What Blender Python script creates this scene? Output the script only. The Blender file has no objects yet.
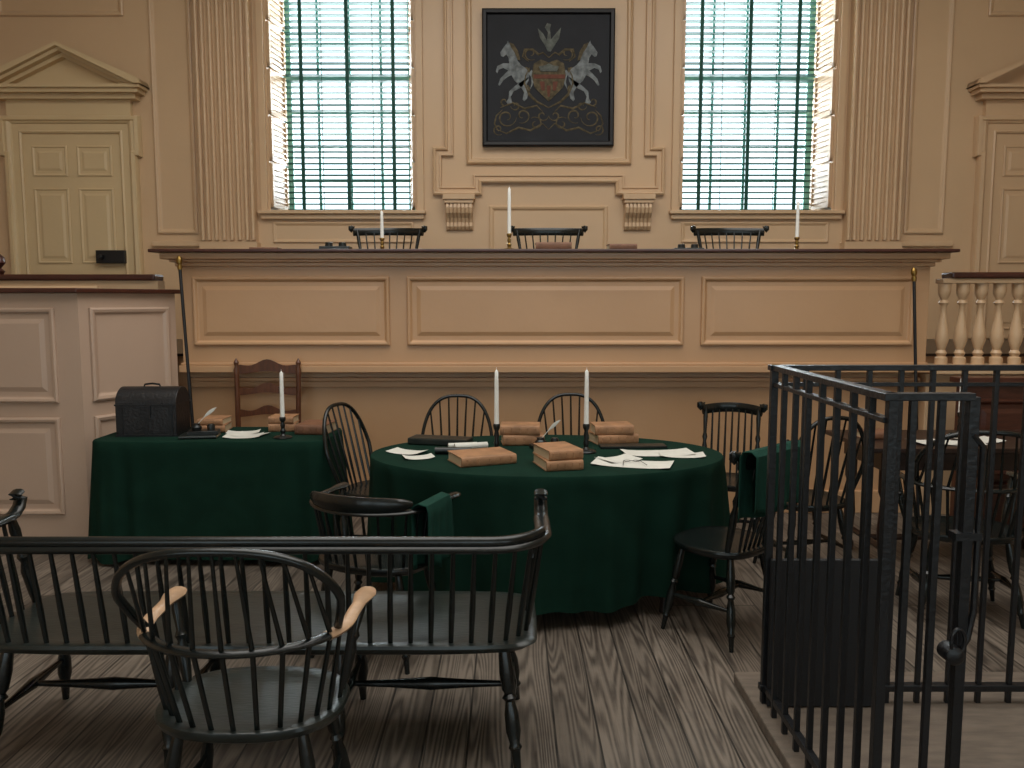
import bpy, bmesh, math, random
from mathutils import Vector, Matrix
random.seed(7)
pi=math.pi
# ------------------------------------------------------------ materials
def lin(c):
    return tuple(((v/255)/12.92 if v/255<=.04045 else ((v/255+.055)/1.055)**2.4) for v in c)
def mat(name,rgb,rough=.5,var=.12,scale=6,bump=0.0,bscale=60,spec=.5,metal=0,stretch=(1,1,1),rgb2=None,transl=0):
    m=bpy.data.materials.new(name); m.use_nodes=True
    nt=m.node_tree; b=nt.nodes['Principled BSDF']
    c=lin(rgb); c2=lin(rgb2) if rgb2 else tuple(v*(1-var) for v in c)
    tc=nt.nodes.new('ShaderNodeTexCoord'); mp=nt.nodes.new('ShaderNodeMapping')
    mp.inputs['Scale'].default_value=stretch
    nt.links.new(tc.outputs['Object'],mp.inputs['Vector'])
    n=nt.nodes.new('ShaderNodeTexNoise'); n.inputs['Scale'].default_value=scale; n.inputs['Detail'].default_value=4
    nt.links.new(mp.outputs[0],n.inputs['Vector'])
    r=nt.nodes.new('ShaderNodeValToRGB'); r.color_ramp.elements[0].position=.35; r.color_ramp.elements[1].position=.65
    r.color_ramp.elements[0].color=(*c2,1); r.color_ramp.elements[1].color=(*c,1)
    nt.links.new(n.outputs['Fac'],r.inputs['Fac']); nt.links.new(r.outputs['Color'],b.inputs['Base Color'])
    b.inputs['Roughness'].default_value=rough; b.inputs['Metallic'].default_value=metal
    b.inputs['Specular IOR Level'].default_value=spec
    if bump>0:
        n2=nt.nodes.new('ShaderNodeTexNoise'); n2.inputs['Scale'].default_value=bscale
        nt.links.new(mp.outputs[0],n2.inputs['Vector'])
        bp=nt.nodes.new('ShaderNodeBump'); bp.inputs['Strength'].default_value=bump; bp.inputs['Distance'].default_value=.01
        nt.links.new(n2.outputs['Fac'],bp.inputs['Height']); nt.links.new(bp.outputs[0],b.inputs['Normal'])
    if transl>0:
        t=nt.nodes.new('ShaderNodeBsdfTranslucent'); mx=nt.nodes.new('ShaderNodeMixShader'); mx.inputs[0].default_value=transl
        nt.links.new(r.outputs['Color'],t.inputs['Color'])
        nt.links.new(b.outputs[0],mx.inputs[1]); nt.links.new(t.outputs[0],mx.inputs[2])
        nt.links.new(mx.outputs[0],nt.nodes['Material Output'].inputs['Surface'])
    return m
TAN=mat('tan_paint',(210,177,140),.36,.05,1.5,.06,25)
TANB=mat('tan_paint_bench',(196,155,116),.34,.06,1.5,.08,20)
TANL=mat('cream_door_paint',(214,188,146),.4,.05,2,.05,25)
MAHOG=mat('mahogany',(74,38,28),.3,.35,8,.05,40,stretch=(1,8,8))
WALNUT=mat('walnut',(100,60,38),.35,.4,8,.05,40,stretch=(6,6,1))
DARKW=mat('dark_wood',(48,32,26),.35,.4,8,.05,40,stretch=(1,6,6))
BLACKG=mat('green_black_paint',(20,25,24),.26,.3,9,.06,60)
SEATG=mat('worn_green_black_seat',(32,38,35),.3,.35,5,.1,30,stretch=(1,4,1))
WORN=mat('worn_bare_wood',(196,160,126),.45,.35,12,.05,60)
IRON=mat('black_iron',(16,18,22),.42,.3,20,.2,60)
IRONP=mat('iron_sheet',(12,14,18),.6,.25,6,.1,30)
GREEN=mat('green_baize',(20,47,37),.92,.22,7,.25,300,spec=.08)
GREEN2=mat('green_cloth_worn',(30,64,54),.9,.2,12,.3,250,spec=.1)
PAPER=mat('paper',(212,211,202),.8,.08,20)
LEATH=mat('tan_leather',(168,124,88),.6,.35,14,.1,60)
LEATH2=mat('brown_leather',(128,88,64),.55,.3,14,.1,60)
PAGES=mat('book_pages',(200,180,148),.8,.2,80,stretch=(1,1,20))
WAX=mat('candle_wax',(240,240,234),.45,.03,5)
PEWT=mat('pewter',(60,62,62),.35,.3,20,metal=.8)
BRASS=mat('brass',(150,120,64),.35,.2,20,metal=.9)
CHESTM=mat('black_leather_chest',(20,20,23),.45,.3,15,.3,60)
BLIND=mat('teal_blind',(18,88,76),.5,.15,4,transl=.3)
SASHM=mat('sash_paint',(110,165,158),.5,.1,4)
STONE=mat('worn_dock_boards',(112,100,88),.75,.3,7,.2,50,stretch=(1,4,1))
PLASTER=mat('ceiling_plaster',(225,215,200),.8,.04,3)
CANVAS=mat('painting_canvas_dark',(30,32,38),.6,.3,4,.1,80,spec=.3)
FRAMEK=mat('painting_frame_black',(24,22,24),.4,.2,10,spec=.3)
HORSEW=mat('paint_horse_grey',(132,138,140),.6,.55,18,spec=.2)
GOLDP=mat('paint_dull_gold',(104,92,68),.6,.6,25,spec=.2)
REDP=mat('paint_red_brown',(110,66,52),.6,.3,20,spec=.2)
GRASS=mat('lawn',(150,160,140),.9,.2,4)
PINK=mat('pinkish_tan_paint',(186,160,140),.38,.05,1.5,.06,25)
REDW=mat('red_brown_wood',(80,44,32),.35,.35,8,.05,40,stretch=(1,6,6))

def floor_mat():
    m=bpy.data.materials.new('old_plank_floor'); m.use_nodes=True; nt=m.node_tree; b=nt.nodes['Principled BSDF']
    N=nt.nodes.new; L=nt.links.new
    tc=N('ShaderNodeTexCoord'); mp=N('ShaderNodeMapping'); mp.inputs['Rotation'].default_value=(0,0,pi/2)
    L(tc.outputs['Object'],mp.inputs['Vector'])
    br=N('ShaderNodeTexBrick'); br.inputs['Scale'].default_value=1; br.inputs['Brick Width'].default_value=4.2; br.inputs['Row Height'].default_value=.16
    br.inputs['Mortar Size'].default_value=.0045; br.inputs['Mortar Smooth'].default_value=.2; br.offset=.37
    br.inputs['Color1'].default_value=(.5,.49,.48,1); br.inputs['Color2'].default_value=(1,1,1,1); br.inputs['Mortar'].default_value=(0.03,0.03,0.03,1)
    L(mp.outputs[0],br.inputs['Vector'])
    mg=N('ShaderNodeMapping'); mg.inputs['Scale'].default_value=(1,.06,1); L(tc.outputs['Object'],mg.inputs['Vector'])
    add=N('ShaderNodeVectorMath'); add.operation='ADD'; sc=N('ShaderNodeVectorMath'); sc.operation='SCALE'; sc.inputs['Scale'].default_value=9
    L(br.outputs['Color'],sc.inputs[0]); L(mg.outputs[0],add.inputs[0]); L(sc.outputs[0],add.inputs[1])
    wv=N('ShaderNodeTexNoise'); wv.inputs['Scale'].default_value=8; wv.inputs['Detail'].default_value=1.0; wv.inputs['Distortion'].default_value=.1
    L(add.outputs[0],wv.inputs['Vector'])
    mul=N('ShaderNodeMath'); mul.operation='MULTIPLY'; mul.inputs[1].default_value=130; L(wv.outputs['Fac'],mul.inputs[0])
    sn=N('ShaderNodeMath'); sn.operation='SINE'; L(mul.outputs[0],sn.inputs[0])
    ad=N('ShaderNodeMath'); ad.operation='MULTIPLY_ADD'; ad.inputs[1].default_value=.22; ad.inputs[2].default_value=.0; L(sn.outputs[0],ad.inputs[0])
    mf=N('ShaderNodeMapping'); mf.inputs['Scale'].default_value=(120,5,1); L(tc.outputs['Object'],mf.inputs['Vector'])
    fn=N('ShaderNodeTexNoise'); fn.inputs['Scale'].default_value=1; fn.inputs['Detail'].default_value=4; L(mf.outputs[0],fn.inputs['Vector'])
    wn=N('ShaderNodeTexNoise'); wn.inputs['Scale'].default_value=2.0; wn.inputs['Detail'].default_value=7; wn.inputs['Roughness'].default_value=.65; L(tc.outputs['Object'],wn.inputs['Vector'])
    a2=N('ShaderNodeMath'); a2.operation='MULTIPLY_ADD'; a2.inputs[1].default_value=.55; L(fn.outputs['Fac'],a2.inputs[0]); L(ad.outputs[0],a2.inputs[2])
    a3=N('ShaderNodeMath'); a3.operation='MULTIPLY_ADD'; a3.inputs[1].default_value=.9; L(wn.outputs['Fac'],a3.inputs[0]); L(a2.outputs[0],a3.inputs[2])
    rp=N('ShaderNodeValToRGB'); e=rp.color_ramp.elements; e[0].position=.35; e[0].color=(*lin((62,54,47)),1); e[1].position=1; e[1].color=(*lin((130,119,107)),1)
    L(a3.outputs[0],rp.inputs['Fac'])
    mx=N('ShaderNodeMix'); mx.data_type='RGBA'; mx.blend_type='MULTIPLY'; mx.inputs['Factor'].default_value=.85
    L(rp.outputs['Color'],mx.inputs[6]); L(br.outputs['Color'],mx.inputs[7])
    L(mx.outputs[2],b.inputs['Base Color']); b.inputs['Roughness'].default_value=.5; b.inputs['Specular IOR Level'].default_value=.4
    bp=N('ShaderNodeBump'); bp.inputs['Strength'].default_value=.25; bp.inputs['Distance'].default_value=.002
    L(a3.outputs[0],bp.inputs['Height'])
    L(bp.outputs[0],b.inputs['Normal'])
    return m
FLOOR=floor_mat()

# ------------------------------------------------------------ mesh builder
def empty(name,loc=(0,0,0),rz=0,rx=0,ry=0):
    o=bpy.data.objects.new(name,None); bpy.context.scene.collection.objects.link(o)
    o.location=loc; o.rotation_euler=(rx,ry,rz); o.empty_display_size=.1; return o
class M:
    def __init__(s): s.v=[]; s.f=[]; s.T=Matrix.Identity(4)
    def add(s,vs,fs):
        n=len(s.v); s.v+= [tuple(s.T@Vector(p)) for p in vs]; s.f+=[tuple(i+n for i in f) for f in fs]
    def box(s,x0,x1,y0,y1,z0,z1):
        s.add([(x0,y0,z0),(x1,y0,z0),(x1,y1,z0),(x0,y1,z0),(x0,y0,z1),(x1,y0,z1),(x1,y1,z1),(x0,y1,z1)],
              [(0,3,2,1),(4,5,6,7),(0,1,5,4),(1,2,6,5),(2,3,7,6),(3,0,4,7)]); return s
    def lathe(s,p0,p1,prof,seg=12):
        p0=Vector(p0);p1=Vector(p1);d=p1-p0
        z=d.normalized(); a=Vector((1,0,0)) if abs(z.x)<.9 else Vector((0,1,0)); x=z.cross(a).normalized(); y=z.cross(x)
        vs=[];fs=[]
        for t,r in prof:
            c=p0+d*t
            for i in range(seg):
                an=2*pi*i/seg; vs.append(c+x*math.cos(an)*r+y*math.sin(an)*r)
        n=len(prof)
        for j in range(n-1):
            for i in range(seg):
                k=(i+1)%seg; fs.append((j*seg+i,j*seg+k,(j+1)*seg+k,(j+1)*seg+i))
        fs.append(tuple(range(seg))); fs.append(tuple((n-1)*seg+i for i in range(seg)))
        s.add(vs,fs); return s
    def rod(s,p0,p1,r0,r1=None,seg=8):
        return s.lathe(p0,p1,[(0,r0),(1,r1 if r1 is not None else r0)],seg)
    def tube(s,pts,ra,rb=None,seg=10,up=(0,0,1),closed=False):
        pts=[Vector(p) for p in pts]; n=len(pts)
        if not isinstance(ra,(list,tuple)): ra=[ra]*n
        if rb is None: rb=ra
        if not isinstance(rb,(list,tuple)): rb=[rb]*n
        up=Vector(up); vs=[];fs=[]
        for j,p in enumerate(pts):
            if closed: t=pts[(j+1)%n]-pts[j-1]
            else: t=pts[min(j+1,n-1)]-pts[max(j-1,0)]
            t.normalize(); x=t.cross(up)
            if x.length<1e-3: x=Vector((1,0,0))
            x.normalize(); y=x.cross(t)
            for i in range(seg):
                an=2*pi*i/seg; vs.append(p+x*math.cos(an)*ra[j]+y*math.sin(an)*rb[j])
        for j in range(n if closed else n-1):
            j2=(j+1)%n
            for i in range(seg):
                k=(i+1)%seg; fs.append((j*seg+i,j*seg+k,j2*seg+k,j2*seg+i))
        if not closed:
            fs.append(tuple(range(seg))); fs.append(tuple((n-1)*seg+i for i in range(seg)))
        s.add(vs,fs); return s
    def rings(s,rings,cap0=True,cap1=True):
        n=len(rings[0]);vs=[];fs=[]
        for r in rings: vs+=r
        for j in range(len(rings)-1):
            for i in range(n):
                k=(i+1)%n; fs.append((j*n+i,j*n+k,(j+1)*n+k,(j+1)*n+i))
        if cap0: fs.append(tuple(range(n)))
        if cap1: fs.append(tuple((len(rings)-1)*n+i for i in range(n)))
        s.add(vs,fs); return s
    def sweep(s,pts,prof,y):
        n=len(pts); P=[Vector(p) for p in pts]; secs=[]
        for i,p in enumerate(P):
            d0=(P[i]-P[i-1]).normalized() if i>0 else None
            d1=(P[i+1]-P[i]).normalized() if i<n-1 else None
            if d0 is None: d0=d1
            if d1 is None: d1=d0
            n0=Vector((-d0.y,d0.x)); n1=Vector((-d1.y,d1.x)); b=(n0+n1); b=b/max(b.dot(n0),.2)
            secs.append([(p.x+b.x*o,y-h,p.y+b.y*o) for o,h in prof])
        k=len(prof); vs=[q for sec in secs for q in sec]; fs=[]
        for j in range(n-1):
            for i in range(k-1): fs.append((j*k+i,j*k+i+1,(j+1)*k+i+1,(j+1)*k+i))
        fs.append(tuple(range(k))); fs.append(tuple((n-1)*k+i for i in range(k)))
        s.add(vs,fs); return s
    def panel(s,x0,x1,z0,z1,y,prof,cap=True):
        rs=[]
        for k,(ins,o) in enumerate(prof):
            if k>0 and o<.004: o=.004
            if k==0: o=-.004 if o==0 else o
            rs.append([(x0+ins,y-o,z0+ins),(x1-ins,y-o,z0+ins),(x1-ins,y-o,z1-ins),(x0+ins,y-o,z1-ins)])
        return s.rings(rs,False,cap)
    def prism(s,poly,y0,y1):
        n=len(poly)
        s.add([(x,y0,z) for x,z in poly]+[(x,y1,z) for x,z in poly],
              [tuple(range(n)),tuple(range(2*n-1,n-1,-1))]+[(i,(i+1)%n,n+(i+1)%n,n+i) for i in range(n)]); return s
    def obj(s,name,m,parent=None,smooth=False,bevel=0,sub=0,loc=None):
        me=bpy.data.meshes.new(name); me.from_pydata(s.v,[],s.f)
        bm=bmesh.new(); bm.from_mesh(me); bmesh.ops.recalc_face_normals(bm,faces=bm.faces); bm.to_mesh(me); bm.free()
        me.materials.append(m)
        o=bpy.data.objects.new(name,me); bpy.context.scene.collection.objects.link(o)
        if parent: o.parent=parent
        if loc: o.location=loc
        if smooth:
            for p in me.polygons: p.use_smooth=True
            try: me.set_sharp_from_angle(angle=math.radians(42))
            except Exception: pass
        if bevel>0:
            b=o.modifiers.new('bevel','BEVEL'); b.width=bevel; b.segments=2; b.limit_method='ANGLE'
        return o
RP=[(0,0),(0,.018),(.010,.025),(.025,.022),(.034,.006),(.042,.004),(.070,.004),(.10,.014)]
FP=[(0,0),(0,.018),(.012,.025),(.03,.020),(.045,.006),(.055,.004)]

CX=.37; YW=8.5
# ------------------------------------------------------------ room shell
M().box(-6.2,6.94,-4,6.2,-.1,0).obj('floor',FLOOR)
M().box(-6.2,6.94,-4,9.05,6.0,6.1).obj('ceiling',PLASTER)
M().box(-6.4,-6.2,-4,9.05,-.1,6.0).obj('wall_left',TAN)
M().box(6.94,7.14,-4,9.05,-.1,6.0).obj('wall_right',TAN)
w=M()
for a,b in((-6.2,-4.6),(-2.0,-.9),(1.64,2.74),(5.3,6.94)): w.box(a,b,-4.3,-4,-.1,6)
for a,b in((-4.6,-2.0),(-.9,1.64),(2.74,5.3)): w.box(a,b,-4.3,-4,3.9,6); w.box(a,b,-4.3,-4,-.1,.9)
w.obj('wall_rear',TAN)
WL=(-2.45,-.98); WR=(1.70,3.24); ZS=2.50; ZT=5.35
w=M()
for a,b in((-6.2,WL[0]),(WL[1],WR[0]),(WR[1],6.94)): w.box(a,b,YW,9.05,0,6)
for a,b in(WL,WR): w.box(a,b,YW,9.05,0,ZS); w.box(a,b,YW,9.05,ZT,6)
w.obj('wall_back',TAN)
p=empty('judges_platform')
M().box(-6.19,6.93,6.2,8.49,0,1.18).obj('platform_body',TANB,p)
M().box(-6.19,6.93,6.18,8.49,1.18,1.2).obj('platform_boards',DARKW,p)

def window(i,x0,x1):
    E=empty('window_%d'%i)
    s=M()
    a,b=x0+.07,x1-.07
    yb=8.98
    s.box(a-.03,a+.05,yb,yb+.05,ZS,ZT); s.box(b-.05,b+.03,yb,yb+.05,ZS,ZT)
    for k in range(1,4):
        x=a+(b-a)*k/4; s.box(x-.014,x+.014,yb+.005,yb+.04,ZS,ZT)
    for k in range(0,9):
        z=ZS+.02+(ZT-ZS-.04)*k/8; h=.045 if k in(0,4,8) else .014
        s.box(a,b,yb+.003,yb+.042,z-h,z+h)
    s.obj('sash',SASHM,E)
    c=M()
    for X in(x0-.09,x1+.02): c.box(X,X+.07,YW-.035,YW,ZS,ZT)
    c.box(x0-.1,x1+.1,YW-.035,YW,ZT,ZT+.12)
    c.box(x0-.11,x1+.11,YW-.085,YW+.3,ZS-.035,ZS)
    c.box(x0-.09,x1+.09,YW-.05,YW,ZS-.085,ZS-.035)
    c.panel(x0+.02,x1-.02,2.18,ZS-.11,YW,[(0,0),(0,.015),(.012,.02),(.03,.01),(.035,0)])
    c.obj('casing',TAN,E,bevel=.006)
    for sx,xe,xi in((1,x0,a),(-1,x1,b)):
        sh=M(); L=math.hypot(xi-xe,.4)
        an=math.atan2(.4,abs(xi-xe))
        for k in range(6):
            z0=ZS+.04+k*.46
            T=Matrix.Translation((xe,YW+.02,0))@Matrix.Rotation(an if sx>0 else pi-an,4,'Z')
            sh.T=T
            sg=-1 if sx>0 else 1
            sh.box(0,.035,min(0,sg*.03),max(0,sg*.03),z0,z0+.44); sh.box(L-.075,L-.04,min(0,sg*.03),max(0,sg*.03),z0,z0+.44)
            sh.box(0,L-.04,min(0,sg*.03),max(0,sg*.03),z0,z0+.04)
            sh.box(.035,L-.075,min(0,sg*.012),max(0,sg*.012),z0+.04,z0+.44)
            for q in range(7): sh.box(.035,L-.075,min(0,sg*.026),max(0,sg*.026),z0+.06+q*.053,z0+.075+q*.053)
        sh.obj('shutter',TAN,E)
    sl=M(); yb2=8.88; z=ZS+.05
    while z<ZT-.05:
        tl=math.radians(6+10*(z-ZS)/(ZT-ZS))
        sl.T=Matrix.Translation(((a+b)/2,yb2,z))@Matrix.Rotation(-tl,4,'X')
        sl.box(-(b-a)/2+.01,(b-a)/2-.01,-.027,.027,-.002,.002); z+=.06
    sl.T=Matrix.Identity(4)
    sl.obj('venetian_blind_slats',BLIND,E)
    r=M()
    r.box(a+.01,b-.01,yb2-.03,yb2+.03,ZS+.005,ZS+.03)
    r.box(a+.01,b-.01,yb2-.035,yb2+.035,ZT-.06,ZT)
    for f in(.14,.5,.86):
        x=a+(b-a)*f; r.box(x-.019,x+.019,yb2-.034,yb2-.031,ZS+.01,ZT)
    for f in(.3,.7):
        x=a+(b-a)*f; r.box(x-.003,x+.003,yb2-.034,yb2-.031,ZS+.01,ZT)
    r.obj('venetian_blind_tapes',BLIND,E)
window(1,*WL); window(2,*WR)

def pilaster(x0,x1):
    m=M(); m.box(x0,x1,YW-.09,YW,1.21,5.99)
    m.box(x0-.03,x1+.03,YW-.13,YW,1.21,2.12); m.box(x0-.02,x1+.02,YW-.125,YW,2.12,2.18)
    n=7; w=(x1-x0)
    for i in range(n+1):
        x=min(max(x0+w*i/n,x0+.018),x1-.018); m.box(x-.018,x+.018,YW-.12,YW-.09,2.2,5.99); m.rod((x,YW-.118,2.2),(x,YW-.118,5.99),.0175,seg=10)
    return m
e=empty('pilaster'); pilaster(-3.12,-2.58).obj('fluted_shaft',TAN,e,smooth=True)
e=empty('pilaster'); pilaster(3.36,3.90).obj('fluted_shaft',TAN,e,smooth=True)
t=M()
for a,b,z0,z1 in((-3.60,-3.19,2.27,5.6),(3.98,4.38,2.27,5.6),(-5.1,-3.85,4.40,5.8),(4.72,5.95,4.40,5.8)): t.panel(a,b,z0,z1,YW,FP)
t.obj('trim_1',TAN)
t=M(); t.box(-3.66,-3.15,YW-.04,YW,2.14,2.19); t.box(3.94,4.48,YW-.04,YW,2.14,2.19)
t.obj('trim_2',TAN,bevel=.01)
o=M()
ARCH=[(.045,0),(.045,.05),(.03,.06),(.018,.055),(.012,.03),(-.018,.03),(-.022,.045),(-.036,.045),(-.04,.02),(-.04,0)]
path=[(CX-1.0,5.95),(CX-1.0,3.08),(CX-1.12,3.08),(CX-1.12,2.70),(CX-.72,2.70),(CX-.72,2.82),(CX+.72,2.82),(CX+.72,2.70),(CX+1.12,2.70),(CX+1.12,3.08),(CX+1.0,3.08),(CX+1.0,5.95)]
o.sweep(path,[(-a,b) for a,b in ARCH],YW)
o.panel(CX-.83,CX+.83,2.96,5.9,YW,[(0,0),(0,.03),(.015,.045),(.03,.03),(.045,.03),(.06,.005),(.07,0)],False)
o.panel(CX-.60,CX+.60,1.9,2.55,YW,FP,True)
o.obj('trim_overmantel',TAN)
def console(x):
    E=empty('console_bracket'); m=M(); Y=YW-.001
    m.box(x-.16,x+.16,YW-.16,Y,2.60,2.65); m.box(x-.145,x+.145,YW-.14,Y,2.565,2.60)
    pr=[(.001,2.565),(.125,2.565),(.135,2.52),(.12,2.47),(.075,2.42),(.055,2.38),(.06,2.34),(.04,2.31),(.001,2.30)]
    n=7
    for i in range(n):
        a=x-.135+.27*i/n
        vs=[(a+.004,YW-q,z) for q,z in pr]+[(a+.27/n-.006,YW-q,z) for q,z in pr]; k=len(pr)
        m.add(vs,[tuple(range(k)),tuple(range(k,2*k))]+[(j,(j+1)%k,k+(j+1)%k,k+j) for j in range(k)])
    pr2=[(max(q-.02,.001),z) for q,z in pr]; vs=[(x-.135,YW-q,z) for q,z in pr2]+[(x+.135,YW-q,z) for q,z in pr2];k=len(pr2)
    m.add(vs,[tuple(range(k)),tuple(range(k,2*k))]+[(j,(j+1)%k,k+(j+1)%k,k+j) for j in range(k)])
    m.obj('fluted_scroll',TAN,E,bevel=.003)
console(CX-.90); console(CX+.90)

def door(i,s,xc):
    E=empty('door_%d'%i)
    l=M(); l.box(xc-.51,xc+.51,YW-.03,YW-.001,1.21,3.28)
    for a,b in((-.40,-.05),(.05,.40)):
        for z0,z1 in((1.3,1.85),(1.97,2.72),(2.84,3.14)):
            l.panel(xc+a,xc+b,z0,z1,YW-.03,[(0,0),(0,.010),(.012,.014),(.025,.004),(.03,.004),(.05,.004),(.075,.012)])
    l.obj('door_leaf',TANL if s<0 else TAN,E)
    c=M(); Y=YW-.001
    PR=[(0,0),(0,.045),(.015,.055),(.03,.045),(.09,.045),(.10,.06),(.13,.075),(.16,.07),(.165,0)]
    c.sweep([(xc-.49,1.21),(xc-.49,3.26),(xc+.49,3.26),(xc+.49,1.21)],PR,Y)
    c.sweep([(xc-.63,1.21),(xc-.63,3.06),(xc-.67,3.06),(xc-.67,3.40),(xc+.67,3.40),(xc+.67,3.06),(xc+.63,3.06),(xc+.63,1.21)],[(-.03,0),(-.03,.06),(-.015,.085),(.02,.08),(.03,.05),(.03,0)],Y)
    c.box(xc-.62,xc+.62,YW-.06,Y,3.42,3.58)
    c.box(xc-.70,xc+.70,YW-.12,Y,3.58,3.63); c.box(xc-.75,xc+.75,YW-.18,Y,3.63,3.67); c.box(xc-.78,xc+.78,YW-.21,Y,3.67,3.70)
    zb,za=3.70,4.07
    c.prism([(xc-.70,zb),(xc+.70,zb),(xc,za-.08)],YW-.05,Y)
    for w0,dd in((.11,.12),(.07,.19),(.035,.24)):
        for sg in(-1,1):
            x0=xc+sg*.80
            c.prism([(x0,zb+.002),(x0-sg*.02,zb+.05),(xc,za+.02),(xc,za+.02-w0),(x0-sg*w0*1.9,zb+.002)],YW-dd,Y)
    c.obj('pedimented_surround',TANL if s<0 else TAN,E)
    if s<0:
        k=M(); xl=xc+.22
        k.box(xl,xl+.29,YW-.10,YW-.03,1.97,2.10); k.lathe((xl+.06,YW-.15,2.03),(xl+.06,YW-.10,2.03),[(0,.02),(.4,.028),(1,.012)])
        k.obj('rim_lock',IRON,E,bevel=.005)
door(1,-1,CX-4.79); door(2,1,CX+4.97)

# ------------------------------------------------------------ coat of arms painting
E=empty('coat_of_arms_painting')
px0,px1,pz0,pz1=-.295,1.015,3.13,4.45
YP=YW-.03
m=M(); m.panel(px0,px1,pz0,pz1,YP,[(0,-.03),(0,.05),(.012,.058),(.04,.055),(.05,.03),(.055,.02)],False); m.obj('frame',FRAMEK,E)
m=M(); m.box(px0+.045,px1-.045,YP-.025,YP,pz0+.045,pz1-.045); m.obj('canvas',CANVAS,E)
def PX(p): return (px0+p[0]*(px1-px0)/131, pz1-p[1]*(pz1-pz0)/137)
def flip(P): return [(132-x,y) for x,y in P]
horse=[(13,45),(12,41),(17,35),(21,31),(22,28),(24,31),(29,34),(33,41),(35,50),(40,55),(47,59),(51,65),(50,72),(47,77),(50,84),(48,92),(44,95),(42,93),(44,85),(40,80),(36,76),(31,72),(27,66),(22,68),(16,72),(11,78),(9,77),(12,70),(19,64),(23,61),(16,58),(10,60),(8,64),(6,62),(8,56),(16,53),(24,53),(23,47),(20,43),(16,46)]
hind=[(46,70),(51,68),(40,80),(30,84),(26,90),(28,97),(22,98),(20,96),(23,92),(24,84),(32,78)]
tail=[(50,64),(54,60),(58,66),(56,76),(52,82),(54,74),(53,68)]
m=M()
def HT(P): return [(9+x*.74,6+y*.90) for x,y in P]
for P in(horse,hind,tail):
    P=HT(P)
    m.prism([PX(q) for q in P],YP-.030,YP-.02); m.prism([PX(q) for q in flip(P)],YP-.030,YP-.02)
m.obj('horses',HORSEW,E)
m=M()
for P in([(24,30),(30,32),(36,40),(39,50),(35,49),(31,41),(26,35)],):
    P=HT(P)
    m.prism([PX(q) for q in P],YP-.034,YP-.02); m.prism([PX(q) for q in flip(P)],YP-.034,YP-.02)
m.prism([PX(q) for q in [(51,54),(58,50),(66,53),(74,50),(81,54),(83,66),(80,78),(66,92),(52,78),(49,66)]],YP-.032,YP-.02); m.obj('shield',GOLDP,E)
m=M()
m.prism([PX(q) for q in [(51,65),(82,65),(82,69),(51,69)]],YP-.035,YP-.02)
m.prism([PX(q) for q in [(57,72),(62,72),(62,81),(59,81)]],YP-.035,YP-.02); m.prism([PX(q) for q in [(70,72),(75,72),(73,81),(70,81)]],YP-.035,YP-.02); m.prism([PX(q) for q in [(64,76),(68,76),(67,87),(65,87)]],YP-.035,YP-.02)
m.obj('shield_charges',REDP,E)
m=M(); m.prism([PX(q) for q in [(56,57),(62,56),(66,54),(70,56),(76,57),(74,62),(58,62)]],YP-.04,YP-.02)
m.prism([PX(q) for q in [(65,42),(62,36),(57,28),(55,19),(60,24),(64,31),(65,23),(62,18),(64,14),(68,15),(67,20),(68,30),(73,24),(78,18),(76,29),(71,37),(68,42)]],YP-.03,YP-.02)
m.obj('eagle_crest',mat('paint_eagle_grey',(108,112,106),.6,.5,20,spec=.2),E)
m=M()
def curl(cx,cy,r,turns,a0,sg=1):
    return [(cx+r*(1-.75*k/20)*math.cos(a0+sg*turns*2*pi*k/20),cy+r*(1-.75*k/20)*math.sin(a0+sg*turns*2*pi*k/20)) for k in range(21)]
def scr(P,r=.006):
    n=len(P); m.tube([(PX(q)[0],YP-.026,PX(q)[1]) for q in P],[r*(.5+.9*math.sin(pi*k/(n-1))) for k in range(n)],r*.5,seg=6,up=(0,1,0))
for F in(lambda P:P,flip):
    scr(F(curl(24,108,10,1.2,0))); scr(F(curl(40,106,8,1.1,2,-1))); scr(F(curl(53,114,7,1.1,4)))
    scr(F([(14,120),(24,124),(36,118),(48,121),(60,114),(66,120)]),.008); scr(F([(46,52),(40,47),(42,40),(50,40),(56,45),(60,43),(66,48)]),.009); scr(F(curl(48,44,7,1.1,1)))
    scr(F([(47,58),(43,66),(42,74),(46,84),(54,92),(66,98)]),.011); scr(F([(18,98),(30,93),(42,99),(54,96),(60,102)]),.008)
    scr(F(curl(16,120,6,1,1))); scr(F(curl(44,62,5,1,2)),.008); scr(F(curl(43,80,5,1,4)),.008); scr(F(curl(33,96,5,1,3,-1))); scr(F(curl(60,106,6,1,0)))
    scr(F(curl(22,92,5,1,0))); scr(F([(20,100),(14,106),(12,114),(16,122)]))
m.obj('gilt_scrollwork',GOLDP,E,smooth=True)

# ------------------------------------------------------------ judges bench
E=empty('judges_bench')
b=M(); b.box(-2.40,3.02,6.0,6.14,1.09,1.93)
for a,c in((-2.31,-.885),(-.76,1.245),(1.37,2.91)): b.panel(a,c,1.27,1.77,6.0,RP)
b.box(-2.42,3.04,5.965,6.15,1.075,1.125); b.box(-2.41,3.03,5.98,6.15,1.125,1.145)
b.box(-2.42,3.04,5.97,6.15,1.84,1.87); b.box(-2.45,3.07,5.94,6.15,1.87,1.89); b.box(-2.50,3.11,5.90,6.15,1.89,1.935)
b.obj('panelled_front',TANB,E,bevel=.005)
b=M(); b.box(-2.56,3.15,5.85,6.45,1.935,1.958); b.obj('desk_top',MAHOG,E,bevel=.006)
b=M(); b.box(-2.40,3.02,6.12,6.17,0,1.09)
b.box(-2.40,3.02,6.06,6.13,1.0,1.03); b.box(-2.40,3.02,6.085,6.13,.955,1.0); b.box(-2.40,3.02,6.09,6.13,0,.17)
b.obj('lower_wall',TANB,E,bevel=.006)

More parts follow.
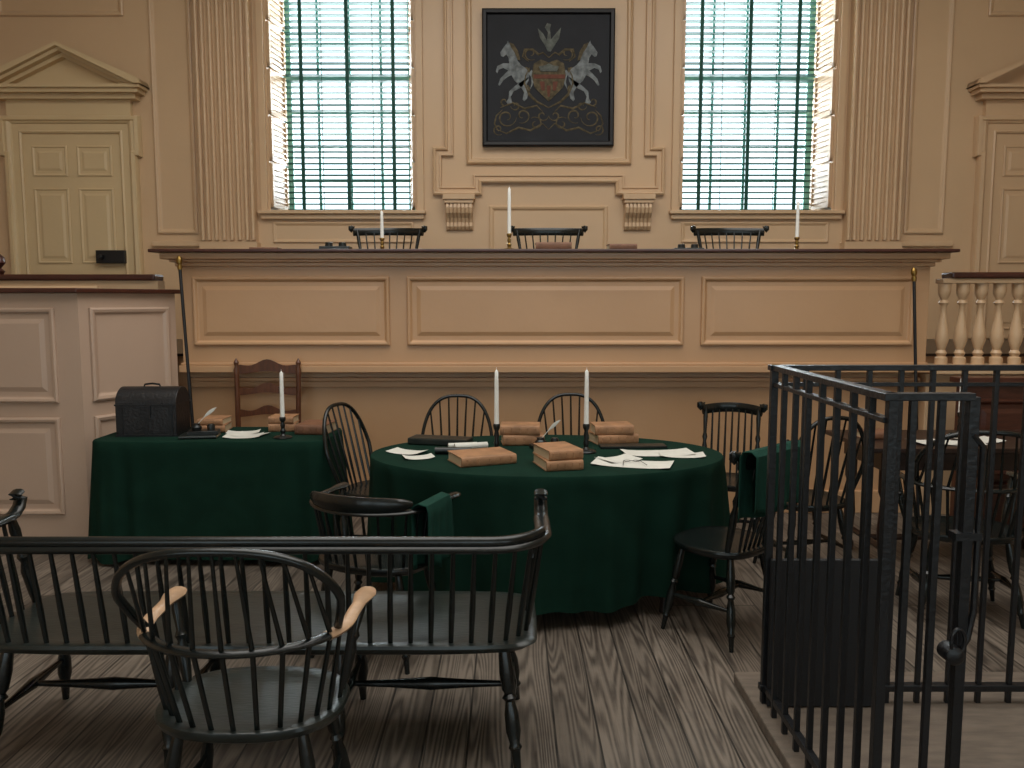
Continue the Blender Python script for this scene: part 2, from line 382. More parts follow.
E=empty('jury_box')
b=M()
c0=(-2.78,5.3); c1=(-2.43,5.97); zt=1.645
poly=[(-5.9,5.3),c0,c1,(-5.9,5.97)]
b.rings([[(x,y,0) for x,y in poly],[(x,y,zt) for x,y in poly]])
for k in range(4):
    b.panel(-3.60-.82*k,-2.93-.82*k,.94,1.55,5.3,RP); b.panel(-3.60-.82*k,-2.93-.82*k,.2,.84,5.3,RP)
L=math.hypot(c1[0]-c0[0],c1[1]-c0[1]); b.T=Matrix.Translation((c0[0],c0[1],0))@Matrix.Rotation(math.atan2(c1[1]-c0[1],c1[0]-c0[0]),4,'Z')
b.panel(.07,L-.07,.94,1.55,0,FP); b.panel(.07,L-.07,.2,.84,0,FP); b.T=Matrix.Identity(4)
b.obj('panelled_sides',PINK,E)
b=M(); poly=[(-5.9,5.25),(-2.76,5.25),(-2.37,5.98),(-5.9,5.98)]
b.rings([[(x,y,zt) for x,y in poly],[(x,y,zt+.03) for x,y in poly]]); b.obj('cap_rail',MAHOG,E,bevel=.006)
e=empty('platform_parapet'); b=M(); b.box(-6.1,-2.57,6.02,6.14,1.2,1.74); b.panel(-5.0,-3.0,1.3,1.7,6.02,FP); b.obj('parapet_wall',TAN,e)
b=M(); b.box(-6.1,-2.58,5.99,6.16,1.74,1.785); b.obj('handrail',MAHOG,e,bevel=.012)
b=M(); b.lathe((-3.75,6.07,1.785),(-3.75,6.07,1.94),[(0,.03),(.15,.045),(.3,.02),(.55,.05),(.8,.045),(1,.01)],16); b.obj('newel_finial',MAHOG,e,smooth=True)

e=empty('balustrade')
b=M(); b.box(3.17,6.9,5.98,6.14,1.755,1.80); b.obj('handrail',MAHOG,e,bevel=.012)
b=M(); x=3.16
bp=[(0,.045),(.08,.045),(.1,.028),(.14,.04),(.18,.026),(.3,.048),(.42,.042),(.62,.022),(.72,.02),(.76,.036),(.8,.022),(.86,.04),(.9,.045),(1,.045)]
while x<6.8:
    b.lathe((x,6.06,1.13),(x,6.06,1.72),bp,14); x+=.135
b.obj('balusters',TAN,e,smooth=True)
b=M(); b.box(3.12,6.9,6.0,6.12,1.72,1.755); b.box(3.05,6.9,5.98,6.16,1.06,1.13); b.box(3.05,6.9,6.04,6.16,0,1.06); b.obj('base_rail',TAN,e,bevel=.006)

# ------------------------------------------------------------ chairs
LEGP=[(0,.013),(.08,.017),(.22,.021),(.36,.019),(.40,.013),(.43,.021),(.46,.013),(.56,.02),(.70,.021),(.80,.014),(.83,.019),(.86,.013),(1,.010)]
STR=[(0,.008),(.25,.012),(.45,.018),(.5,.02),(.55,.018),(.75,.012),(1,.008)]
POST=[(0,.012),(.15,.016),(.4,.019),(.5,.011),(.56,.018),(.62,.011),(.85,.016),(1,.011)]
def plank(m,a,b,n,zt,dip=.014,th=.042,shift=0):
    def ring(s,z):
        r=[]
        for i in range(40):
            an=2*pi*i/40; c,sn=math.cos(an),math.sin(an)
            r.append((a*s*math.copysign(abs(c)**(2/n),c),shift+b*s*math.copysign(abs(sn)**(2/n),sn),z))
        return r
    m.rings([ring(.88,zt-th),ring(.97,zt-th*.7),ring(1,zt-th*.3),ring(.985,zt-.003),ring(.95,zt),ring(.8,zt-dip*.7),ring(.5,zt-dip),ring(.15,zt-dip*.8)])
def legs(m,w,d,z,sp=.07,spy=.06):
    L={}
    for sx in(-1,1):
        for sy in(-1,1):
            p0=Vector((sx*w,sy*d,z)); p1=Vector((sx*(w+sp),sy*(d+spy),0)); m.lathe(p0,p1,LEGP,12); L[sx,sy]=p0.lerp(p1,.58)
    for sx in(-1,1): m.lathe(L[sx,-1],L[sx,1],STR,10)
    m.lathe((L[-1,-1]+L[-1,1])/2,(L[1,-1]+L[1,1])/2,STR,10)
def drape(parent,x0,x1,y,z,front,back,m=None,along='x'):
    g=M(); nu,nv=16,22; vs=[];fs=[]
    tot=front+back+.08
    for j in range(nv+1):
        s=j/nv*tot
        for i in range(nu+1):
            u=x0+(x1-x0)*i/nu
            wob=.010*math.sin(i*1.3)
            if s<front: yy=y+.038+wob*(front-s)/front*1.8; zz=z-(front-s)
            elif s<front+.08:
                a=(s-front)/.08*pi; yy=y+.038*math.cos(a); zz=z+.022*math.sin(a)
            else: yy=y-.038+wob*(s-front-.08)/back*1.8; zz=z-(s-front-.08)
            if j in(0,nv): zz+=.012*math.sin(i*.7)
            vs.append((u,yy,zz) if along=='x' else (yy,u,zz))
    for j in range(nv):
        for i in range(nu):
            k=j*(nu+1)+i; fs.append((k,k+1,k+nu+2,k+nu+1))
    g.add(vs,fs); o=g.obj('draped_cloth',m or GREEN2,parent,smooth=True)
    q=o.modifiers.new('th','SOLIDIFY'); q.thickness=.004; q.offset=1
    return o
def bow_pts(W,z0,z1,y0,y1,xb,n=36,ex=.7):
    P=[]
    for k in range(n+1):
        u=pi*k/n; c=-math.cos(u); s=math.sin(u)
        f=s**ex; z=z0+(z1-z0)*f
        ww=xb+(W-xb)*min(1,f*2.2)
        P.append(Vector((ww*math.copysign(abs(c)**.75,c),y0+(y1-y0)*f,z)))
    return P
def on_bow(P,x):
    best=None
    for a,b in zip(P[:-1],P[1:]):
        if (a.x-x)*(b.x-x)<=0 and abs(b.x-a.x)>1e-6:
            q=a.lerp(b,(x-a.x)/(b.x-a.x))
            if best is None or q.z>best.z: best=q
    return best
def windsor(name,x,y,face,style='bow',cloth=None,worn=False,z=0,H=.95,W=.235,cw=.25):
    E=empty(name,(x,y,z),math.radians(face-90))
    s=M()
    arm=style in('sack','low')
    a,b=(.27,.21) if arm else (.225,.215)
    plank(s,a,b,2.5,.45); s.obj('seat',SEATG if worn else BLACKG,E,smooth=True)
    l=M(); legs(l,.17 if arm else .14,.13,.42); l.obj('turned_legs',BLACKG,E,smooth=True)
    f=M()
    SP=[(0,.006),(.3,.0085),(1,.0055)]
    if style=='bow':
        P=bow_pts(W,.44,H,-.15,-.30,W*.72)
        f.tube(P,.012,.013,up=(0,1,0))
        for k in range(-3,4):
            xt=k*W*.25; q=on_bow(P,xt); f.lathe((k*.046,-.165+abs(k)*.006,.435),q,SP,8)
    elif style=='fan':
        zt=H; g=cw/.25
        ar=[Vector(((-.25+.5*k/16)*g,-.30+.10*((k-8)/8)**2,zt-.03-.012*((k-8)/8)**2)) for k in range(17)]
        f.tube(ar,.011,[.034]*17)
        for sx in(-1,1):
            f.lathe((sx*.17,-.13,.435),(sx*.225*g,-.22,zt-.02),POST,10)
            f.tube([(sx*.25*g,-.20,zt-.02),(sx*(.25*g+.018),-.19,zt-.008),(sx*(.25*g+.022),-.188,zt+.01)],[.014,.02,.014],[.034,.026,.016])
        for k in range(-3,4): f.lathe((k*.042,-.165,.435),(k*.056*g,-.295+.1*(k*.056/.25)**2,zt-.04),SP,8)
    else:
        za=.69 if style=='sack' else .70
        rx,ry,yc=.285,.235,-.02
        pts=[]
        for k in range(7): pts.append(Vector((-rx-.012+.012*k/6,.21-.23*k/6,za+.004)))
        for k in range(1,25):
            an=pi+pi*k/24; pts.append(Vector((rx*math.cos(an),yc+ry*math.sin(an),za)))
        for k in range(1,7): pts.append(Vector((rx+.012*k/6,yc+.23*k/6,za+.004)))
        n=len(pts); wd=[.020]*n
        for k in range(3): wd[k]=[.026,.034,.027][k]; wd[n-1-k]=[.026,.034,.027][k]
        if worn:
            f.tube(pts[10:-10],wd[10:-10],.011)
            ww=M(); ww.tube(pts[:11],wd[:11],.0125); ww.tube(pts[-11:],wd[-11:],.0125); ww.obj('worn_arm_ends',WORN,E,smooth=True)
        else: f.tube(pts,wd,.011)
        def rp(an,zz=za): return Vector((rx*math.cos(an),yc+ry*math.sin(an),zz))
        for sx in(-1,1):
            f.lathe((sx*.235,.10,.435),(sx*.29,.165,za),POST,10)
            for q in(.09,-.0): f.lathe((sx*.245,.0+q*.5,.435),(sx*.288,q,za),SP,8)
        if style=='sack':
            P=bow_pts(W+.055,za,H,-.09,-.30,W+.015,ex=.62); f.tube(P,.012,.014,up=(0,1,0))
            for k in range(-4,5):
                an=1.5*pi+k*.275; base=Vector((.225*math.cos(an),-.02+.165*math.sin(an),.435)); top=on_bow(P,k*.058)
                f.lathe(base,rp(an),[(0,.0075),(1,.0075)],8); f.lathe(rp(an),top,[(0,.0075),(1,.005)],8)
            for k in(-5,5):
                an=1.5*pi+k*.255; f.lathe((.24*math.cos(an),-.02+.165*math.sin(an),.435),rp(an),SP,8)
        else:
            cr=[]
            for k in range(17):
                an=pi*1.17+pi*.66*k/16; cr.append(Vector((rx*math.cos(an),yc+(ry+.004)*math.sin(an),za+.035)))
            hh=[.012+.03*math.sin(pi*k/16)**.5 for k in range(17)]
            f.tube(cr,.016,hh)
            for k in range(-6,7):
                an=1.5*pi+k*.235; f.lathe((.235*math.cos(an),-.02+.17*math.sin(an),.435),rp(an),SP,8)
    f.obj('back_and_spindles',BLACKG,E,smooth=True)
    if cloth=='back': drape(E,-.25,.20,-.27,H+.0,.30,.26)
    if cloth=='arm': drape(E,-.14,.10,.282,.712,.26,.27,along='y')
    return E
windsor('windsor_armchair',-.75,2.30,90,'sack',worn=True,H=.975,W=.25)
windsor('windsor_armchair',-.61,3.66,70,'low',cloth='arm')
windsor('windsor_side_chair',-.82,5.00,-24,'bow')
windsor('windsor_side_chair',-.38,5.42,-90,'bow',H=.935,W=.25)
windsor('windsor_side_chair',.41,5.42,-90,'bow',H=.945,W=.25)
windsor('windsor_side_chair',1.40,5.24,-108,'fan',H=.91,cw=.19)
windsor('windsor_side_chair',1.02,3.90,134,'fan',cloth='back',H=.92,cw=.22)
windsor('windsor_side_chair',1.72,4.75,100,'bow',H=.96)
windsor('windsor_armchair',2.30,4.12,80,'sack',H=.98)
for x in(-1.06,.31,1.86): windsor('windsor_side_chair',x,6.95,-90,'fan',z=1.2,H=1.02,cw=.30)

E=empty('windsor_settee',(-.89,2.93,0))
hw=1.0
s=M(); plank(s,hw-.02,.27,9,.445,dip=.008,th=.045); s.obj('seat',SEATG,E,smooth=True)
l=M()
prev=None
for x in(-.86,-.29,.29,.86):
    L=[]
    for sy in(-1,1):
        sp=.05*(1 if x>0 else -1)*(1 if abs(x)>.5 else 0)
        p0=Vector((x,sy*.17,.41)); p1=Vector((x+sp,sy*.25,0)); l.lathe(p0,p1,[(t,r*1.25) for t,r in LEGP],14); L.append(p0.lerp(p1,.55))
    l.lathe(L[0],L[1],[(t,r*1.1) for t,r in STR],10); mid=(L[0]+L[1])/2
    if prev is not None: l.lathe(prev,mid,[(t,r*1.2) for t,r in STR],12)
    prev=mid
l.obj('turned_legs_and_stretchers',BLACKG,E,smooth=True)
f=M(); R=.19; zr=.785
def settee_path(hw,yb,yf,R,z,n=10):
    P=[Vector((-hw,yf-(yf-yb-R)*k/6,z)) for k in range(6)]
    P+=[Vector((-hw+R-R*math.cos(pi/2*k/n),yb+R-R*math.sin(pi/2*k/n),z)) for k in range(n+1)]
    P+=[Vector((-hw+R+(2*hw-2*R)*k/20,yb,z)) for k in range(1,20)]
    P+=[Vector((-p.x,p.y,p.z)) for p in reversed(P[:6+n+1])]
    return P
RPth=settee_path(hw,-.285,.10,R,zr)
f.tube(RPth,.030,.017)
back=[p+Vector((0,-.004,.022)) for p in settee_path(hw,-.285,.10,R,zr)[8:-8]]
f.tube(back,.017,.020)
for sx in(-1,1):
    f.tube([(sx*hw,.09,zr),(sx*hw,.13,zr+.006),(sx*hw,.165,zr+.028),(sx*hw,.18,zr+.06),(sx*hw,.165,zr+.085),(sx*hw,.143,zr+.078),(sx*hw,.148,zr+.06)],.026,[.017,.017,.017,.015,.013,.011,.009])
    f.lathe((sx*(hw-.06),.15,.43),(sx*hw,.11,zr),[(t,r*1.25) for t,r in POST],12)
f.obj('arm_rail',BLACKG,E,smooth=True)
f=M(); SPd=settee_path(hw,-.285,.06,R,zr); SPs=settee_path(hw-.055,-.235,.06,R*.8,.43)
acc=0
for k in range(1,len(SPd)):
    a,b2=SPd[k-1],SPd[k]; a2,c2=SPs[k-1],SPs[k]; d=(b2-a).length
    while acc<d:
        t=acc/d; f.lathe(a2.lerp(c2,t),a.lerp(b2,t),[(0,.008),(.35,.0105),(1,.007)],8); acc+=.07
    acc-=d
f.obj('spindles',BLACKG,E,smooth=True)

E=empty('ladder_back_chair',(-1.77,5.715,0),pi)
m=M()
for sx in(-1,1):
    m.lathe((sx*.21,-.19,0),(sx*.225,-.23,1.18),[(0,.016),(.4,.02),(.9,.018),(.93,.022),(.95,.012),(.975,.02),(1,.004)],12)
    m.lathe((sx*.23,.19,0),(sx*.23,.19,.47),[(0,.02),(.9,.02),(1,.016)],12)
    m.rod((sx*.21,-.19,.2),(sx*.23,.19,.2),.012)
for z in(.22,.42): m.rod((-.23,.19,z),(.23,.19,z),.012); m.rod((-.21,-.2,z),(.21,-.2,z),.012)
for zc,h in((.62,.05),(.78,.055),(.94,.06),(1.10,.07)):
    n=16; top=[(-.22+.44*k/n, zc+h*.35+h*.55*math.sin(pi*k/n)**2+ .012*math.cos(4*pi*k/n)) for k in range(n+1)]
    bot=[(.22-.44*k/n, zc-h*.45+.02*math.sin(pi*k/n)**2) for k in range(n+1)]
    yy=-.19-.04*zc/1.17; m.prism(top+bot,yy-.008,yy+.006)
m.obj('posts_and_slats',WALNUT,E,smooth=True)
m=M(); m.box(-.24,.24,-.2,.2,.445,.475); m.obj('rush_seat',LEATH,E,bevel=.012)

# ------------------------------------------------------------ tables
def cloth_table(name,cx,cy,a,b,n,zt,zh,seed,flare=.03,amp=.022,fr=(13,23)):
    E=empty(name,(cx,cy,0)); m=M(); N=300; rs=[]
    def pt(i,s,off,z):
        an=2*pi*i/N; c,sn=math.cos(an),math.sin(an)
        x=a*math.copysign(abs(c)**(2/n),c); y=b*math.copysign(abs(sn)**(2/n),sn)
        nx,ny=math.copysign(abs(x/a)**(n-1),x)/a,math.copysign(abs(y/b)**(n-1),y)/b; l=math.hypot(nx,ny) or 1
        return (x*s+nx/l*off, y*s+ny/l*off, z)
    pts=[Vector(pt(i,1,0,0)) for i in range(N)]; S=[0]
    for i in range(1,N+1): S.append(S[-1]+(pts[i%N]-pts[i-1]).length)
    tot=S[-1]
    def fold(i,t):
        an=2*pi*S[i]/tot
        w=math.sin(fr[0]*an+seed+1.6*math.sin(3*an+seed))
        w=math.copysign(abs(w)**1.3,w)*.65+math.sin(fr[1]*an+seed*2+math.sin(5*an))*.35
        return flare*t+amp*w*t**.75+amp*.8*t*(math.sin(4*an+seed))
    rs.append([pt(i,.02,0,zt) for i in range(N)]); rs.append([pt(i,.6,0,zt) for i in range(N)]); rs.append([pt(i,.96,0,zt) for i in range(N)])
    rs.append([pt(i,1,0,zt-.002) for i in range(N)]); rs.append([pt(i,1,.006,zt-.012) for i in range(N)])
    K=14
    for j in range(1,K+1):
        t=j/K
        rs.append([pt(i,1,.006+fold(i,t),zt-.012-(zt-.012-zh)*t+(.014*math.sin(7*2*pi*i/N+seed) if j==K else 0)) for i in range(N)])
    m.rings(rs,True,False); o=m.obj('tablecloth',GREEN,E,smooth=True)
    g=M()
    for sx in(-1,1):
        for sy in(-1,1): g.lathe((sx*a*.62,sy*b*.62,0),(sx*a*.62,sy*b*.62,zt-.04),[(0,.03),(.1,.02),(.5,.035),(.8,.03),(1,.03)],12)
    g.rings([[tuple(Vector(pt(i,.97,0,z))) for i in range(0,N,4)] for z in(zt-.035,zt-.006)])
    g.obj('table_frame',DARKW,E)
    return E
cloth_table('round_table',.19,4.50,.965,.62,2.0,.76,.10,1.7,flare=.0,amp=.048,fr=(15,27))
cloth_table('clerks_table',-1.83,5.15,.71,.29,9,.76,.03,.4,flare=.03,amp=.024,fr=(19,33))

def candlestick(name,x,y,z,hc=.28,mt=PEWT,hs=.16):
    E=empty(name,(x,y,z)); m=M()
    m.lathe((0,0,0),(0,0,hs),[(0,.055),(.04,.057),(.08,.05),(.12,.02),(.2,.012),(.35,.017),(.45,.010),(.6,.015),(.75,.010),(.85,.018),(.95,.02),(1,.017)],18)
    m.obj('stick',mt,E,smooth=True)
    c=M(); c.lathe((0,0,hs-.01),(0,0,hs+hc),[(0,.014),(.8,.0115),(.96,.010),(.99,.004),(1,.002)],14); c.rod((0,0,hs+hc-.002),(0,0,hs+hc+.012),.0012,seg=5)
    c.obj('candle',WAX,E,smooth=True)
def book(m_c,m_p,cx,cy,z,w,d,h,rz):
    T=Matrix.Translation((cx,cy,z))@Matrix.Rotation(rz,4,'Z'); m_c.T=T; m_p.T=T
    m_c.box(-w/2,w/2,-d/2,d/2,0,.004); m_c.box(-w/2,w/2,-d/2,d/2,h-.004,h)
    sp=[(-d/2-.010*math.cos(a),h/2+h/2*math.sin(a)) for a in[-pi/2+pi*k/8 for k in range(9)]]+[(-d/2+.004,h),(-d/2+.004,0)]
    k=len(sp); m_c.add([(-w/2,y,zz) for y,zz in sp]+[(w/2,y,zz) for y,zz in sp],[tuple(range(k)),tuple(range(k,2*k))]+[(i,(i+1)%k,k+(i+1)%k,k+i) for i in range(k)])
    for q in range(5): xx=-w/2+w*(q+.5)/5; m_c.box(xx-.003,xx+.003,-d/2-.013,-d/2,h*.2,h*.8)
    m_p.box(-w/2+.005,w/2-.005,-d/2+.004,d/2-.006,.004,h-.004)
def books(name,lst,mt=LEATH):
    E=empty(name); a,b=M(),M()
    for q in lst: book(a,b,*q)
    a.obj('covers',mt,E,bevel=.0012); b.obj('pages',PAGES,E)
ZT1=.761
books('book_stack',[(-.16,4.24,ZT1,.30,.22,.05,.4)],LEATH)
books('book_stack',[(.23,4.13,ZT1,.19,.25,.05,.25),(.23,4.14,ZT1+.05,.18,.24,.05,.32)],LEATH)
books('book_stack',[(.06,4.80,ZT1,.24,.17,.06,.1),(.05,4.80,ZT1+.06,.23,.16,.055,-.05)],LEATH)
books('book_stack',[(.60,4.84,ZT1,.25,.17,.055,.25),(.59,4.84,ZT1+.055,.23,.16,.055,.1)],LEATH)
candlestick('candlestick',-.085,4.50,ZT1,.30); candlestick('candlestick',.41,4.50,ZT1,.30)
def papers(name,z,lst):
    m=M()
    for k,(x,y,w,d,rz) in enumerate(lst):
        m.T=Matrix.Translation((x,y,z+.0015+k*.0008))@Matrix.Rotation(rz,4,'Z')
        n=8;vs=[];fs=[]
        for i in range(n+1):
            for j in range(2):
                u=i/n; vs.append((-w/2+w*u,-d/2+d*j,.010*abs(u-.5)**3*8))
        for i in range(n): fs.append((2*i,2*i+1,2*i+3,2*i+2))
        m.add(vs,fs)
    return m.obj(name,PAPER)
papers('papers',ZT1,[(.62,4.17,.40,.20,-.3),(.56,4.28,.2,.16,.5)])
papers('papers',ZT1,[(.80,4.47,.38,.18,.1),(.92,4.40,.24,.14,-.1)])
papers('papers',ZT1,[(-.58,4.50,.20,.13,-.4),(-.50,4.34,.16,.11,.3)])
E=empty('portfolio'); m=M(); m.T=Matrix.Translation((-.42,4.77,ZT1))@Matrix.Rotation(-.25,4,'Z'); m.box(-.18,.18,-.07,.07,.001,.04); m.obj('cover',SEATG,E,bevel=.008)
E=empty('rolled_documents')
m=M(); m.lathe((-.32,4.54,ZT1+.022),(-.14,4.60,ZT1+.022),[(0,.02),(1,.02)],14); m.lathe((-.36,4.60,ZT1+.018),(-.20,4.64,ZT1+.018),[(0,.016),(1,.016)],14); m.obj('rolls',PAPER,E,smooth=True)
m=M(); m.lathe((-.42,4.45,ZT1+.02),(-.22,4.43,ZT1+.02),[(0,.02),(1,.02)],14); m.obj('green_roll',SEATG,E,smooth=True)
E=empty('green_folder'); m=M(); m.T=Matrix.Translation((.70,4.66,ZT1))@Matrix.Rotation(.05,4,'Z'); m.box(-.20,.18,-.05,.05,.001,.014); m.obj('cover',SEATG,E,bevel=.002)
def inkstand(x,y,z,rz=0,name='inkstand_with_quill'):
    E=empty(name,(x,y,z),rz); m=M(); m.box(-.09,.09,-.055,.055,0,.022); m.lathe((-.04,0,.02),(-.04,0,.065),[(0,.028),(.5,.032),(.8,.02),(1,.024)],14); m.lathe((.045,0,.02),(.045,0,.06),[(0,.022),(.7,.024),(1,.018)],14); m.obj('stand',PEWT,E,smooth=True,bevel=.002)
    q=M(); P=[Vector((-.04+.12*t,.0,.05+.15*t-.04*t*t)) for t in[k/10 for k in range(11)]]
    q.tube(P,[.0015]+[.002]*3+[.003,.007,.010,.011,.009,.006,.001],.0012,seg=6,up=(0,1,0)); q.obj('quill',PAPER,E,smooth=True)
inkstand(.20,4.62,ZT1,.3)
m=M()
for dx in(-.025,.025): m.tube([(.62+dx+.018*math.cos(a),4.20+.018*math.sin(a),ZT1+.012) for a in[2*pi*k/16 for k in range(16)]],.0015,seg=5,closed=True)
m.rod((.613,4.20,ZT1+.012),(.627,4.20,ZT1+.012),.0015); m.rod((.577,4.20,ZT1+.012),(.56,4.09,ZT1+.012),.0015); m.rod((.663,4.20,ZT1+.012),(.68,4.09,ZT1+.012),.0015)
m.obj('spectacles',PEWT)
E=empty('document_chest',(-2.26,5.15,ZT1),.04)
m=M(); n=14; prof=[(-.12,0),(.12,0),(.12,.20)]+[(.12*math.cos(pi*k/n),.20+.10*math.sin(pi*k/n)) for k in range(1,n)]+[(-.12,.20)]
k=len(prof); m.add([(-.185,y,z) for y,z in prof]+[(.185,y,z) for y,z in prof],[tuple(range(k)),tuple(range(k,2*k))]+[(i,(i+1)%k,k+(i+1)%k,k+i) for i in range(k)])
m.obj('domed_body',CHESTM,E,smooth=True,bevel=.004)
m=M()
for x in(-.15,0,.15): m.box(x-.012,x+.012,-.124,.124,.0,.19)
m.box(-.189,.189,-.125,.125,.19,.20); m.box(-.03,.03,-.13,-.12,.12,.19); m.box(-.187,.187,-.125,.125,0,.012); m.obj('iron_straps',IRON,E)
m=M(); m.tube([(-.05,0,.297),(-.045,0,.312),(0,0,.318),(.045,0,.312),(.05,0,.297)],.006,seg=8,up=(0,1,0)); m.obj('handle',IRON,E,smooth=True)
books('book_stack',[(-1.92,5.28,ZT1,.17,.2,.045,.1),(-1.92,5.28,ZT1+.045,.16,.18,.04,0)],LEATH)
books('book_stack',[(-1.25,5.22,ZT1,.20,.24,.06,-.1)],LEATH2)
books('book_stack',[(-1.48,5.30,ZT1,.17,.16,.05,.1),(-1.48,5.30,ZT1+.05,.16,.15,.045,.0)],LEATH)
books('book_stack',[(-1.92,5.02,ZT1,.22,.16,.02,.15)],SEATG)
papers('papers',ZT1,[(-1.66,5.04,.22,.17,.1),(-1.63,5.08,.2,.15,-.2),(-1.70,5.16,.2,.13,.2)])
candlestick('candlestick',-1.40,4.98,ZT1,.28,hs=.13); inkstand(-1.90,5.02,ZT1+.02,.2)
ZB=1.959
candlestick('candlestick',-.02,6.05,ZB,.33,BRASS,.12); candlestick('candlestick',-.965,6.2,ZB,.20,BRASS,.10); candlestick('candlestick',2.09,6.12,ZB,.26,BRASS,.10)
books('book_stack',[(.80,6.1,ZB,.2,.16,.045,.05)],LEATH2); books('book_stack',[(-1.80,6.1,ZB,.2,.16,.02,.05)],LEATH2)
def inkbox(x,y):
    E=empty('pewter_inkwell',(x,y,ZB)); m=M(); m.box(-.11,.11,-.06,.06,0,.03); m.lathe((-.05,0,.03),(-.05,0,.06),[(0,.03),(1,.026)],12); m.lathe((.05,0,.03),(.05,0,.06),[(0,.03),(1,.026)],12); m.obj('stand',PEWT,E,bevel=.003)
inkbox(-1.29,6.1); books('book_stack',[(.30,6.1,ZB,.26,.2,.055,.0)],LEATH2); inkbox(1.33,6.3)

def staff(x0,x1,y0,y1,zt):
    E=empty('tipstaff'); m=M(); p0=Vector((x1,y1,0)); p1=Vector((x0,y0,zt)); m.rod(p0,p1,.012,.011,10); m.obj('shaft',IRON,E,smooth=True)
    m=M(); d=(p1-p0).normalized(); m.lathe(p1-d*.05,p1+d*.05,[(0,.016),(.3,.018),(.35,.013),(.6,.022),(.85,.018),(1,.004)],12); m.obj('brass_tip',BRASS,E,smooth=True)
staff(-2.33,-2.17,5.83,5.62,1.86); staff(2.83,2.90,5.85,5.75,1.78)

# ------------------------------------------------------------ prisoner's dock
E=empty('prisoners_dock')
m=M(); m.box(.93,3.3,1.3,3.32,0,.05); m.obj('dock_platform',STONE,E,bevel=.008)
X0,YF,YN=.975,3.05,2.13; ZC=1.35
m=M(); r=.0095
def bar(x,y,rr=r,z0=.05,z1=ZC): m.box(x-rr,x+rr,y-rr,y+rr,z0,z1)
n=8
for k in range(n+1):
    t=k/n; bar(X0+.015*t,YF+(YN-YF)*t,.0095 if 0<k<n else .013)
x=X0+.118
while x<3.2: bar(x,YF,.009); x+=.118
m.box(X0-.02,3.25,YF-.02,YF+.02,ZC-.010,ZC+.010); m.box(X0-.02,3.25,YF-.018,YF+.018,.10,.125)
m.box(X0-.012,X0+.025,YN-.018,YF+.02,ZC-.010,ZC+.010); m.box(X0-.006,X0+.018,YN,YF,.10,.125)
m.box(X0-.006,X0+.02,YN,YF,ZC-.07,ZC-.055); m.box(X0,3.25,YF-.008,YF+.008,ZC-.07,ZC-.055)
m.box(X0-.005,1.20,YN-.016,YN+.016,ZC-.010,ZC+.010)
for xx in(1.045,1.12): bar(xx,YN,.009)
bar(1.20,YN,.014)
y=YF
while y>1.3: bar(3.22,y); y-=.118
m.box(3.2,3.24,1.3,YF,ZC-.012,ZC+.012)
m.obj('iron_bars',IRON,E,bevel=.002)
g=M()
P=[(1.20,YN-.01,1.25),(1.228,YN-.01,1.22),(1.228,YN-.01,1.0),(1.228,YN-.01,.78),(1.215,YN-.01,.70),(1.19,YN-.01,.66)]
g.tube(P,.009,seg=8,up=(0,1,0))
g.lathe((1.175,YN-.04,.66),(1.175,YN+.025,.66),[(0,.015),(.1,.025),(.9,.025),(1,.015)],14)
g.tube([(1.18+.018*math.cos(a),YN-.03,.70+.035*math.sin(a)) for a in[2*pi*k/18 for k in range(18)]],.005,seg=8,up=(0,1,0),closed=True)
g.box(1.165,1.235,YN-.02,YN+.02,.97,.99)
g.obj('gate_latch',IRON,E,smooth=True)
m=M(); m.box(X0+.0,X0+.44,YF-.045,YF-.022,.055,.63); m.obj('sheet_panel',IRONP,E,bevel=.003)

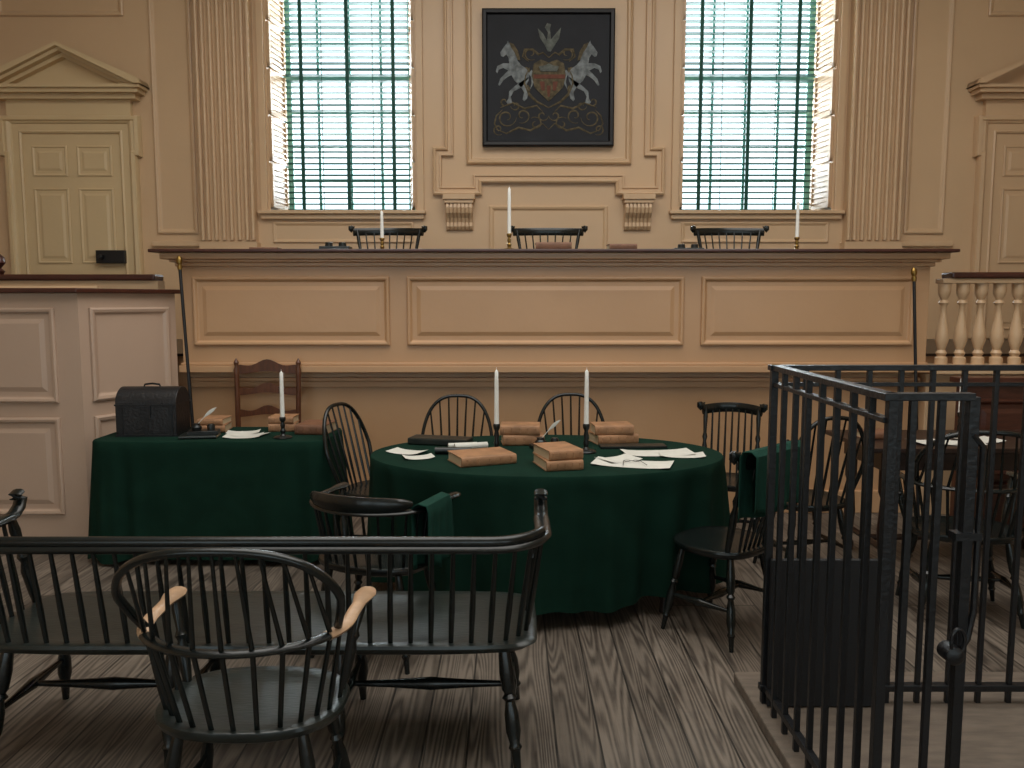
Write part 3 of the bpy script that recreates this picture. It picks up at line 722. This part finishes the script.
# ------------------------------------------------------------ right-hand dark furniture
E=empty('counsel_table',(2.75,4.95,0))
m=M(); m.box(-.72,.72,-.34,.34,.735,.762); m.box(-.62,.62,-.27,.27,.62,.735)
for sx in(-1,1):
    for sy in(-1,1): m.lathe((sx*.58,sy*.24,0),(sx*.58,sy*.24,.64),[(0,.03),(.08,.035),(.12,.02),(.4,.035),(.7,.022),(.76,.036),(1,.036)],12)
    m.rod((sx*.58,-.24,.15),(sx*.58,.24,.15),.02)
m.rod((-.58,0,.15),(.58,0,.15),.02)
m.obj('table',DARKW,E,bevel=.004)
papers('papers',.763,[(2.48,4.80,.24,.18,.1),(2.62,4.78,.26,.18,-.2),(2.78,4.86,.24,.18,.2)])
candlestick('candlestick',2.80,5.1,.763,.22,hs=.14)
books('book_stack',[(2.22,5.0,.763,.2,.16,.04,.1)],LEATH2)
E=empty('counsel_pew'); m=M(); m.box(3.1,6.6,5.66,5.72,0,1.03)
for k in range(4): m.panel(3.18+.84*k,3.94+.84*k,.3,.92,5.66,RP)
m.box(3.07,6.6,5.62,5.76,1.03,1.07); m.box(3.1,6.6,5.34,5.66,.42,.46); m.box(3.1,3.15,5.34,5.66,0,.62); m.obj('panelled_back_and_seat',REDW,E,bevel=.006)

M().box(-30,30,9.3,60,-.3,-.1).obj('ground',GRASS)

# ------------------------------------------------------------ light
W=bpy.data.worlds.new('sky'); bpy.context.scene.world=W; W.use_nodes=True
bg=W.node_tree.nodes['Background']; bg.inputs[0].default_value=(.74,.93,1,1); bg.inputs[1].default_value=2.1
def area(name,loc,rot,sx,sy,e,c):
    l=bpy.data.lights.new(name,'AREA'); l.shape='RECTANGLE'; l.size=sx; l.size_y=sy; l.energy=e; l.color=c
    o=bpy.data.objects.new(name,l); bpy.context.scene.collection.objects.link(o); o.location=loc; o.rotation_euler=rot; return o
area('daylight_window_1',(-1.73,9.4,4.2),(math.radians(-70),0,0),1.6,3,380,(.85,.95,1))
area('daylight_window_2',(2.47,9.4,4.2),(math.radians(-70),0,0),1.6,3,380,(.85,.95,1))
area('ceiling_fill',(.4,3.2,5.7),(0,0,0),6,5,315,(1,.97,.92))  # broad fill light added under the ceiling, out of view, not an actual lantern
# ------------------------------------------------------------ camera
cam=bpy.data.cameras.new('camera'); cam.sensor_width=36; cam.lens=36*824/1024
co=bpy.data.objects.new('camera',cam); bpy.context.scene.collection.objects.link(co)
co.location=(0,0,1.6); co.rotation_euler=(math.radians(90-5.82),0,0)
bpy.context.scene.camera=co
bpy.context.scene.view_settings.view_transform='Standard'
